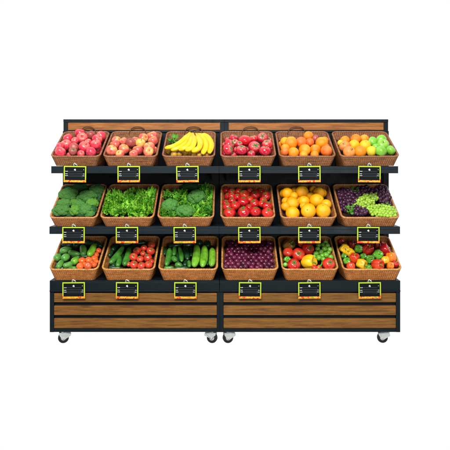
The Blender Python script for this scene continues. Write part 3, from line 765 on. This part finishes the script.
spots = [(85, 150, 'left end of back row'), (155, 142, 'second from left in back row'), (235, 138, 'third from left in back row'), (315, 135, 'fourth from left in back row'), (358, 135, 'right end of back row'), (85, 188, 'left end of middle row'), (165, 188, 'second from left in middle row'),
         (245, 185, 'third from left in middle row'), (330, 180, 'right end of middle row'), (60, 225, 'left end of front row'), (125, 228, 'second from left in front row'), (195, 230, 'third from left in front row'), (262, 228, 'fourth from left in front row'), (325, 222, 'right end of front row')]
for i, (u, v, w_) in enumerate(spots):
    leafy('lettuce', b, u, v, .046, ['lettuce', 'lettuce', 'lettuce_dark'], f'bright curly lettuce bunch, {w_}, second basket, middle shelf', 'lettuce', 60, 40+i, .0, 1.25, 3, 'lettuce bunches in the second basket')
b = BK[1, 2]
for i, (u, v, rx, ry, mat, w_, h) in enumerate([(105, 196, 56, 44, 'broc', 'broccoli head lying on greens at the left', .02), (285, 142, 62, 50, 'broc', 'largest broccoli head, right of the middle', .022), (205, 236, 62, 42, 'broc', 'broccoli head at the front centre among leafy greens', .016), (240, 74, 66, 30, 'broc_shaded', 'dark broccoli head at the back among greens', -.012)]):
    broccoli(b, u, v, rx, ry, mat, w_+', third basket, middle shelf', i+20, h)
gs = [(100, 130, 1, 'back left corner'), (170, 115, 0, 'back, left of centre'), (190, 150, 0, 'centre, left of the largest broccoli'), (150, 160, 0, 'behind the left broccoli'), (205, 180, 1, 'middle, behind the front broccoli'), (70, 240, 0, 'front left corner'), (130, 215, 0, 'between left and front broccoli'), (250, 205, 0, 'just right of the front broccoli'),
      (300, 225, 0, 'front, right of centre'), (360, 235, 1, 'front right corner'), (345, 190, 0, 'right side, middle'), (380, 160, 0, 'against the right rim'), (375, 110, 1, 'back right corner'), (340, 90, 1, 'back, behind the largest broccoli'), (110, 256, 1, 'low at the front rim, left'), (200, 262, 1, 'low at the front rim, under the front broccoli'), (300, 256, 0, 'low at the front rim, right of centre')]
for i, (u, v, dk, w_) in enumerate(gs):
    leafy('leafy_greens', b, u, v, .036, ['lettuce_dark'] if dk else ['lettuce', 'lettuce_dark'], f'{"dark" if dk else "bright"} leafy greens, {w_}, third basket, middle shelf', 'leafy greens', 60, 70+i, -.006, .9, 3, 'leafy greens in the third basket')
b = BK[1, 3]
it = T([(100, 243, 40), (197, 238, 42), (276, 236, 38), (358, 244, 38), (85, 201, 31), (137, 196, 35), (192, 169, 39), (268, 181, 34), (356, 196, 35), (324, 182, 28), (345, 130, 33), (272, 122, 34), (200, 122, 36), (115, 130, 26), (118, 161, 27), (152, 135, 24), (232, 208, 25), (240, 94, 22), (330, 158, 26), (238, 150, 24)], 'tomato', 'glossy red tomato')
pile(b, it, .0, .025, 32, ('tomato', 'tomato', 'red tomato', 28, .14))
b = BK[1, 4]
it = O([(85, 112, 38), (185, 105, 44), (130, 129, 26), (298, 110, 39), (260, 86, 26), (243, 131, 27), (118, 182, 45), (198, 166, 37), (285, 160, 47), (196, 198, 26), (68, 201, 30), (72, 165, 26), (350, 186, 33), (120, 249, 46), (228, 230, 49), (328, 231, 49)], 'orange_yellow', 'golden yellow orange')
pile(b, it, .0, .022, 34, ('orange', 'orange_yellow', 'golden yellow orange', 32, .17))
# grapes
b = BK[1, 5]
GR = {}
def grape_bunch(b, cu, cv, ru, rv, rot, rp, mat, label, hb, hm, seed, leaf=None, group=None):
    if mat not in GR:
        V, F = body('plum', 1); GR[mat] = mesh_np('berry', V, F, M[mat])
    rn = random.Random(seed); c0 = on_plane(b, cu, cv, hb); t = empty('grape_bunch', c0); tag(t, label, 'grapes', group)
    ca, sa = math.cos(rot), math.sin(rot); step = rp*1.75; n = 0; cand = []
    for layer, off in ((0, 0), (1, .5)):
        for j in range(-12, 13):
            for i in range(-16, 17):
                x = (i+.5*(j % 2)+off)*step; y = (j+off*.7)*step*.78; q = (x/ru)**2+(y/rv)**2
                if q < 1: cand.append((q, layer, x+rn.uniform(-.22, .22)*step, y+rn.uniform(-.22, .22)*step))
    top = [c for c in cand if c[1] == 0]; low = [c for c in cand if c[1] == 1]
    cand = top+low; cand = cand[:98]
    for q, layer, x, y in cand:
        u, v = cu+x*ca-y*sa, cv+x*sa+y*ca
        h = hb+hm*math.sqrt(max(0, 1-q))-(.010 if layer else 0)+rn.uniform(-.003, .003)
        p = keep_in(b, on_plane(b, u, v, h), .022); r = rp*rn.uniform(.9, 1.08)/6.818*(p.y+DCAM)/FPX
        o = link('berry', GR[mat], p-c0, t); o.scale = (r, r, r*1.08); o.rotation_euler = (rn.uniform(0, 3), rn.uniform(0, 3), 0)
    mb = MB()
    a = Vector((ca, 0, 0))*.05; mb.add(*tube_vf(spline([-a*.8+b.n*.0, b.n*(hm*.3), a+b.n*.004], 8), [.002]*8, 6)); mb.build('stem', M['stem_green'], t, smooth=True)
grp = 'grape bunches in the rightmost basket, middle shelf'
E = ', rightmost basket, middle shelf'
grape_bunch(b, 100, 138, 88, 52, .25, 15, 'grape_dark', 'large dark purple grape bunch along the left side'+E, -.004, .022, 1, group=grp)
grape_bunch(b, 62, 188, 40, 46, .5, 15, 'grape_dark', 'dark purple grape bunch in the front left corner'+E, -.012, .012, 6, group=grp)
grape_bunch(b, 325, 115, 58, 62, .55, 15.5, 'grape_dark', 'dark purple grape bunch in the back right corner'+E, -.004, .022, 2, group=grp)
grape_bunch(b, 200, 92, 76, 24, 0, 14.5, 'grape_dark', 'thin row of dark grapes along the back wall'+E, -.016, .012, 3, group=grp)
grape_bunch(b, 350, 178, 38, 30, .9, 14.5, 'grape_dark', 'few dark grapes beside the right wall'+E, -.012, .012, 7, group=grp)
grape_bunch(b, 160, 226, 66, 40, .1, 15.5, 'grape_dark', 'dark purple grape bunch at the front, left of green grapes'+E, .0, .016, 4, group=grp)
grape_bunch(b, 216, 158, 88, 42, -.35, 11.5, 'grape_green', 'green grape bunch in the middle of the basket'+E, .004, .028, 5, group=grp)
grape_bunch(b, 322, 230, 102, 42, .12, 11.5, 'grape_green', 'green grape bunch at the front right corner'+E, .002, .026, 8, group=grp)
leafy('leafy_sprig', b, 105, 228, .034, ['lettuce_dark'], 'green leafy sprig at the front left on dark grapes, rightmost basket, middle shelf', 'leaves', 16, 91, .012, .75, 3, flat=.4)
leafy('leafy_sprig', b, 120, 92, .040, ['lettuce_dark'], 'green leafy sprig at the back left behind dark grapes, rightmost basket, middle shelf', 'leaves', 14, 92, .004, .7, 3, flat=.4)
leafy('leafy_sprig', b, 352, 190, .016, ['lettuce_dark'], 'tiny green sprig by the right wall above green grapes, rightmost basket, middle shelf', 'leaves', 8, 93, .01, .5, 3, flat=.4)

# ------------------------------------------------------------------ bottom shelf
def cuke(b, u0, v0, u1, v1, rp, mat, label, h=.004, bend=.08, name='cucumber', cat='cucumber', taper=.75, h1=None, group=None, fat=1.):
    a = on_plane(b, u0, v0, h); c = on_plane(b, u1, v1, h if h1 is None else h1); mid = (a+c)/2; k = (mid.y+DCAM)/FPX/6.818; R = rp*k
    d = c-a; side = d.cross(b.n).normalized(); n = 30; P = []; rad = []
    rn = random.Random(int(u0*7+v1)); w1 = rn.uniform(0, 6)
    for i in range(n):
        f = .5-.5*math.cos(math.pi*i/(n-1)); P.append(a+d*f+side*(bend*d.length*math.sin(math.pi*f))-mid)
        x = abs(2*f-1); rr = R*(max(1e-4, 1-x**(2.6/fat*1.6)))**.5*(1-(1-taper)*f)*(1+.03*math.sin(f*9+w1)); rad.append(max(rr, R*.03))
    mb = MB(); mb.add(*tube_vf(P, rad, 24, ref=b.n.copy(), prof=lambda th: 1+.02*math.cos(6*th+w1)+.012*math.cos(11*th)))
    o = mb.build(name, M[mat], None, mid, smooth=True); tag(o, label, cat, group)
    e = P[-1]; dd = (P[-1]-P[-4]).normalized(); mb = MB(); mb.add(*tube_vf([e-dd*.003, e+dd*.001, e+dd*.004], [R*.18, R*.15, R*.08], 8)); mb.build('stem_end', M['tip'], o, smooth=True)
    return o
b = BK[2, 0]; E = ', leftmost basket, bottom shelf'; G = 'green vegetables in the leftmost bottom basket'
for (u0, v0, u1, v1, rp, mat, w_, h) in [
    (100, 128, 178, 104, 26, 'cuke_mid', 'stout green cucumber near the left back', .006), (160, 128, 238, 144, 21, 'cuke_mid', 'green cucumber lying level in the middle', .010),
    (66, 182, 100, 152, 27, 'cuke_mid', 'plump green cucumber against the left side', .002), (114, 184, 160, 150, 28, 'cuke_mid', 'plump round green cucumber, left of middle', .008),
    (182, 208, 224, 170, 27, 'cuke_light', 'bright green cucumber next to the tomatoes', .008), (84, 238, 116, 188, 21, 'cuke_mid', 'pointed green cucumber in the front left corner', .010),
    (122, 228, 192, 202, 21, 'cuke_mid', 'green cucumber slanting along the front rim', .010), (258, 152, 252, 84, 26, 'cuke_mid', 'upright green cucumber behind the tomatoes', .006),
    (296, 156, 336, 76, 25, 'cuke_light', 'bright green leaning cucumber, upper right', .012), (110, 84, 190, 74, 25, 'cuke_dark_shade', 'dark green cucumber at the back left', -.006),
    (190, 92, 250, 66, 24, 'cuke_dark_shade', 'dark green cucumber at the back middle', -.008), (270, 66, 340, 72, 25, 'cuke_dark_shade', 'dark green cucumber at the back right', -.008), (345, 66, 385, 92, 22, 'cuke_dark_shade', 'dark green cucumber in the back right corner', -.014),
    (60, 238, 140, 240, 17, 'cuke_dark_shade', 'shade-dark filler cucumber low along the front rim', -.016), (140, 236, 225, 240, 17, 'cuke', 'green cucumber low along the front rim, right', -.014), (236, 160, 306, 158, 18, 'cuke_dark_shade', 'shade-dark filler cucumber low behind the tomatoes', -.014),
    (70, 220, 130, 205, 18, 'cuke_dark_shade', 'shade-dark filler cucumber buried low at the left', -.014), (180, 160, 250, 165, 18, 'cuke_dark_shade', 'shade-dark filler cucumber buried under the middle ones', -.012), (90, 150, 130, 130, 18, 'cuke_dark_shade', 'shade-dark filler cucumber tucked low at the left edge', -.014)]:
    cuke(b, u0, v0, u1, v1, rp, mat, w_+E, h, .05, group=G, taper=.85, fat=1.3)
it = T([(253, 188, 24), (297, 186, 26), (337, 176, 25), (350, 149, 19), (366, 120, 19), (240, 226, 25), (293, 223, 27), (332, 216, 22), (268, 211, 15), (318, 205, 16), (360, 195, 16)], 'tomato_orange', 'small orange red tomato', part=None)
pile(b, it, .006, .01, 26)
b = BK[2, 1]; E = ', second basket, bottom shelf'; G = 'cucumbers in the second bottom basket'
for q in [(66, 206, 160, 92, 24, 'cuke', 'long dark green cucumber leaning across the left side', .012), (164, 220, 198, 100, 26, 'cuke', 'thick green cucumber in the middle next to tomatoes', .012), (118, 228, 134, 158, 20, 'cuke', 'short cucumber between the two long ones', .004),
          (88, 232, 96, 200, 15, 'cuke_dark_shade', 'small dark cucumber end at the front left', -.006), (130, 78, 230, 66, 24, 'cuke_dark_shade', 'dark cucumber lying across the back', -.010), (80, 120, 120, 78, 20, 'cuke_dark_shade', 'dark cucumber at the back left corner', -.012), (196, 120, 240, 84, 20, 'cuke_dark_shade', 'dark cucumber behind the tomatoes', -.008), (60, 236, 150, 238, 17, 'cuke_dark_shade', 'shade-dark filler cucumber low along the front rim', -.016), (140, 216, 150, 130, 17, 'cuke_dark_shade', 'shade-dark filler cucumber sunk between the upright ones', -.016), (290, 150, 340, 146, 20, 'cuke_dark_shade', 'shade-dark filler cucumber low under the tomatoes', -.018), (60, 160, 84, 118, 16, 'cuke_dark_shade', 'shade-dark filler cucumber squeezed at the left rim', -.016), (240, 72, 320, 62, 20, 'cuke_dark_shade', 'dark cucumber in the back right shade', -.014)]:
    cuke(b, *q[:6], q[6]+E, q[7], .04, group=G)
it = T([(252, 122, 28), (228, 163, 28), (232, 216, 29), (298, 103, 24), (345, 122, 28), (350, 82, 25), (325, 170, 29), (273, 178, 24), (282, 223, 27), (330, 217, 27), (196, 213, 17), (292, 140, 18), (350, 195, 18)], 'tomato_bright', 'round orange red tomato')
pile(b, it, .006, .014, 28)
b = BK[2, 2]; E = ', third basket, bottom shelf'; G = 'cucumbers in the third bottom basket'
for q in [(76, 222, 100, 104, 22, 'cuke', 'green upright cucumber, leftmost', .006), (128, 152, 132, 92, 16, 'cuke', 'short green cucumber, upper left', .0), (118, 166, 150, 190, 20, 'cuke', 'stubby green cucumber, second column', .006), (182, 196, 164, 96, 17, 'cuke', 'slim green cucumber left of centre', .006),
          (136, 214, 186, 220, 19, 'cuke', 'small cucumber lying at the front left of centre', .006), (222, 184, 200, 98, 20, 'cuke_dark_shade', 'very dark glossy cucumber in the centre', .006), (234, 232, 230, 190, 15, 'cuke', 'small cucumber end at the front centre', .0), (246, 160, 242, 104, 14, 'cuke_dark_shade', 'thin dark cucumber left of the light ones', .0),
          (266, 230, 284, 84, 28, 'cuke_light', 'leftmost of three light bumpy cucumbers', .012), (322, 230, 336, 88, 28, 'cuke_light', 'middle of three light bumpy cucumbers', .012), (384, 226, 388, 104, 25, 'cuke_light', 'rightmost of three light bumpy cucumbers', .008),
          (290, 80, 320, 56, 20, 'cuke_dark_shade', 'dark cucumber at the back right of centre', -.010), (352, 96, 366, 58, 20, 'cuke_dark_shade', 'dark cucumber in the back right corner', -.010), (200, 226, 212, 190, 16, 'cuke_dark_shade', 'dark cucumber end at the front', -.008),
          (60, 240, 130, 238, 17, 'cuke', 'green cucumber low along the front rim, far left', -.016), (130, 242, 230, 240, 17, 'cuke_dark_shade', 'shade-dark filler cucumber low along the front rim, left of centre', -.016), (410, 214, 408, 130, 15, 'cuke_dark_shade', 'shade-dark filler cucumber sunk at the right wall', -.016), (64, 150, 72, 96, 15, 'cuke_dark_shade', 'shade-dark filler cucumber sunk at the left wall', -.018), (230, 150, 226, 96, 15, 'cuke_dark_shade', 'shade-dark filler cucumber sunk in the centre', -.018),
          (104, 200, 116, 130, 18, 'cuke_dark_shade', 'shade-dark filler cucumber sunk between the left ones', -.016), (156, 205, 150, 130, 18, 'cuke_dark_shade', 'shade-dark filler cucumber sunk left of centre', -.018), (296, 220, 306, 110, 18, 'cuke_dark_shade', 'shade-dark filler cucumber sunk between the light ones', -.018), (356, 220, 362, 120, 18, 'cuke_dark_shade', 'shade-dark filler cucumber sunk at the right', -.018), (90, 90, 180, 80, 20, 'cuke_dark_shade', 'dark cucumber across the back left', -.014), (190, 84, 260, 78, 20, 'cuke_dark_shade', 'dark cucumber across the back centre', -.014)]:
    cuke(b, *q[:6], q[6]+E, q[7], .03, group=G, taper=.9, fat=1.2)
b = BK[2, 3]; it = []; rn = random.Random(11)
for j in range(9):
    v = 233-j*20.5; left = 80+(9-j)*-.8+j*1.2; n = 10 if j % 2 == 0 else 9; wdt = 322-j*3.5
    for i in range(n):
        u = left+(i+(.5 if j % 2 else 0))*wdt/9.3
        it.append((u+rn.uniform(-5, 5), v+rn.uniform(-4, 4), rn.uniform(17.5, 20.5), 'plum', 'plum', 'dark purple plum', {'axis': (rn.uniform(-1, 1), rn.uniform(-1, .2), rn.uniform(-.3, 1))}))
pile(b, it, .002, .012, ranks=[(a, i, 10-a % 2, 9) for a in range(9) for i in range(10-a % 2)])
b = BK[2, 4]
it = T([(160, 146, 43, {'axis': (0, -.9, .4)}), (128, 216, 43, {'axis': (0, -.8, .6)}), (228, 111, 41, {'axis': (.3, -.8, .5)}), (366, 211, 42, {'axis': (.2, -.8, .5)})], 'tomato', 'large red tomato')
it += T([(90, 132, 34, {'part': None}), (182, 72, 26, {'part': None}), (268, 234, 18, {'part': None}), (302, 236, 18, {'part': None})], 'tomato_bright', 'red orange tomato')
PE = lambda L, mat, words: [(q[0], q[1], q[2], 'pepper', mat, words, q[3] if len(q) > 3 else {}) for q in L]
it += PE([(96, 82, 42)], 'pep_mottled', 'mottled brown and orange pepper') + PE([(84, 182, 25, {'axis': (.1, -1, .3)})], 'pep_green', 'small green pepper')+PE([(232, 202, 54, {'axis': (.75, -.6, .15)})], 'pep_yellow', 'big yellow pepper')
it += O([(280, 141, 18), (312, 132, 19), (337, 110, 19), (373, 113, 18), (347, 150, 21), (300, 169, 20), (381, 166, 18), (290, 110, 17), (327, 84, 17), (357, 86, 17), (296, 84, 16), (345, 65, 15), (322, 155, 16), (70, 216, 15), (268, 162, 15), (330, 180, 16), (365, 135, 15)], 'lime', 'small green lime', part=None)
pile(b, it, .002, .02, 24)
cuke(b, 292, 236, 320, 192, 5, 'cuke_light', 'thin curved green stalk between yellow pepper and tomato, fifth basket, bottom shelf', .035, .12, 'pepper_stalk', 'stalk')
b = BK[2, 5]
it = PE([(38, 107, 36, {'axis': (0, -1, .1)}), (78, 136, 33, {'axis': (-.7, -.4, .6)})], 'pep_yellow', 'yellow pepper') + PE([(34, 156, 19, {'axis': (.1, -1, .2)}), (52, 190, 25, {'axis': (.2, -1, .2)}), (134, 109, 31, {'axis': (.1, -1, .4)}), (165, 158, 23, {'axis': (.2, -.9, .3)}), (212, 181, 34, {'axis': (0, -1, .2)}), (265, 149, 37, {'axis': (0, -1, .35)}), (204, 234, 20)], 'pep_green', 'green pepper')
it += PE([(105, 172, 37), (264, 216, 42, {'axis': (.7, -.9, .1)}), (80, 227, 32, {'axis': (0, .3, 1)})], 'pep_redorange', 'red orange pepper')+PE([(198, 113, 37), (312, 116, 38, {'axis': (.9, -.4, .5)}), (391, 213, 25)], 'pep_red', 'red pepper')
it += PE([(155, 212, 38, {'axis': (.8, -.7, -.2)}), (318, 187, 30, {'axis': (0, .5, 1)})], 'pep_yellow', 'golden yellow pepper')+PE([(354, 166, 37, {'axis': (0, .3, 1)}), (350, 224, 27)], 'pep_orange', 'orange pepper')+PE([(92, 78, 26), (262, 86, 24), (228, 78, 22), (165, 84, 22)], 'pep_dkred', 'dark red pepper')
pile(b, it, .002, .02, 26, ('pepper', 'pep_red', 'red pepper', 28, .13))

# ------------------------------------------------------------------ price signs clipped to the shelf edges
SX = [[(63.9, 86.1), (117.6, 139.9), (176.3, 198.6), (238, 260.7), (298, 320.7), (358, 380.7)],
      [(62.8, 84.3), (116.1, 137.9), (173.3, 196.2), (238, 260.7), (298, 320.7), (357, 379.6)],
      [(62.9, 84.5), (116.1, 138.1), (174, 196.8), (238.8, 261.2), (298, 320.7), (358.4, 381)]]
SY = [(166.1, 182.2), (227.1, 243.0), (282.2, 298.6)]
def sign_meshes(w_, h_):
    W, H = w_/2, h_/2; fr = .0075
    f = MB(); f.box(-W, W, -.003, .003, H-fr, H); f.box(-W, -W+fr, -.003, .003, -H+.0145, H-fr); f.box(W-fr, W, -.003, .003, -H+.0145, H-fr); f.box(-W, W, -.003, .003, -H, -H+.0145)
    bd = MB(); bd.box(-W+fr, W-fr, -.001, .002, -H+.0145, H-fr)
    wm = MB(); y0, y1 = -.0022, -.0008
    for zz, l, rr in ((.020, .018, 0), (.002, .016, .010), (-.011, .018, .012)):
        x = -W+fr+.004
        for k in range(3):
            wm.box(x, x+l*.27, y0, y1, zz-.0022, zz+.0022*(.4 if k == 1 else 1)); x += l*.34
        if rr: wm.box(W-fr-.004-rr, W-fr-.004-rr*.55, y0, y1, zz-.002, zz+.002); wm.box(W-fr-.004-rr*.4, W-fr-.004, y0, y1, zz-.002, zz+.001)
    # small leaf-like emblem and a dot at the right
    for dx, dz, r in ((-.004, .031, .0036), (.0005, .034, .0042), (.004, .030, .003), (.002, .027, .003)):
        wm.add(*tube_vf([(dx, y1, dz), (dx, y0, dz)], [r, r], 12))
    wm.add(*tube_vf([(W-fr-.010, y1, .032), (W-fr-.010, y0, .032)], [.0022, .0022], 10))
    gm = MB()
    for zz in (.020, .006, -.006, -.016): gm.box(-W+fr+.024, W-fr-.018, -.0018, -.0008, zz-.0005, zz+.0005)
    gm.box(W-fr-.022, W-fr-.021, -.0018, -.0008, -.024, 0)
    cl = MB(); cl.box(-.016, .016, .0035, .016, H-.004, H+.004)
    cl.add(*tube_vf(spline([(-.010, .004, H+.002), (-.008, -.003, H+.016), (0, -.004, H+.020), (.004, -.002, H+.010)], 9), [.0028]*9, 8))
    cl.add(*tube_vf(spline([(.004, -.002, H+.010), (.010, -.002, H+.014), (.013, .003, H+.003)], 7), [.0024]*7, 8))
    cd = MB(); cd.box(-.021, .021, .002, .010, H+.0005, H+.0075)
    return f, bd, wm, gm, cl, cd
first = None
for r in range(3):
    for c in range(6):
        yy = -.014 if r < 2 else -.024
        a, bb = SX[r][c]; za, zb = Z(SY[r][0], yy), Z(SY[r][1], yy); xc = (X(a, yy)+X(bb, yy))/2; wd = .159; hd = .1155
        o = empty('price_sign', (xc, yy, (za+zb)/2)); o.rotation_euler = (0, math.radians(random.uniform(-.9, .9)), math.radians(random.uniform(-2, 2)))
        if first is None:
            first = []
            f, bd, wm, gm, cl, cd = sign_meshes(wd, hd)
            for mb, nm, mt, bv in ((f, 'frame', 'sign_frame', .0008), (bd, 'board', 'sign_board', 0), (wm, 'writing', 'sign_white', 0), (gm, 'ruled_lines', 'sign_grey', 0), (cl, 'clip', 'clip', 0), (cd, 'clip_base', 'clip_dark', 0)):
                first.append(mb.build(nm, M[mt], o, bevel=bv))
        else:
            for q in first:
                k = q.copy(); C.objects.link(k); k.parent = o
        tag(o, f'lime framed black sign below {ORD[c]} basket of {SHELF[r]}, {CONTENT[r][c]}', 'price sign', 'price signs clipped to the shelf edges')
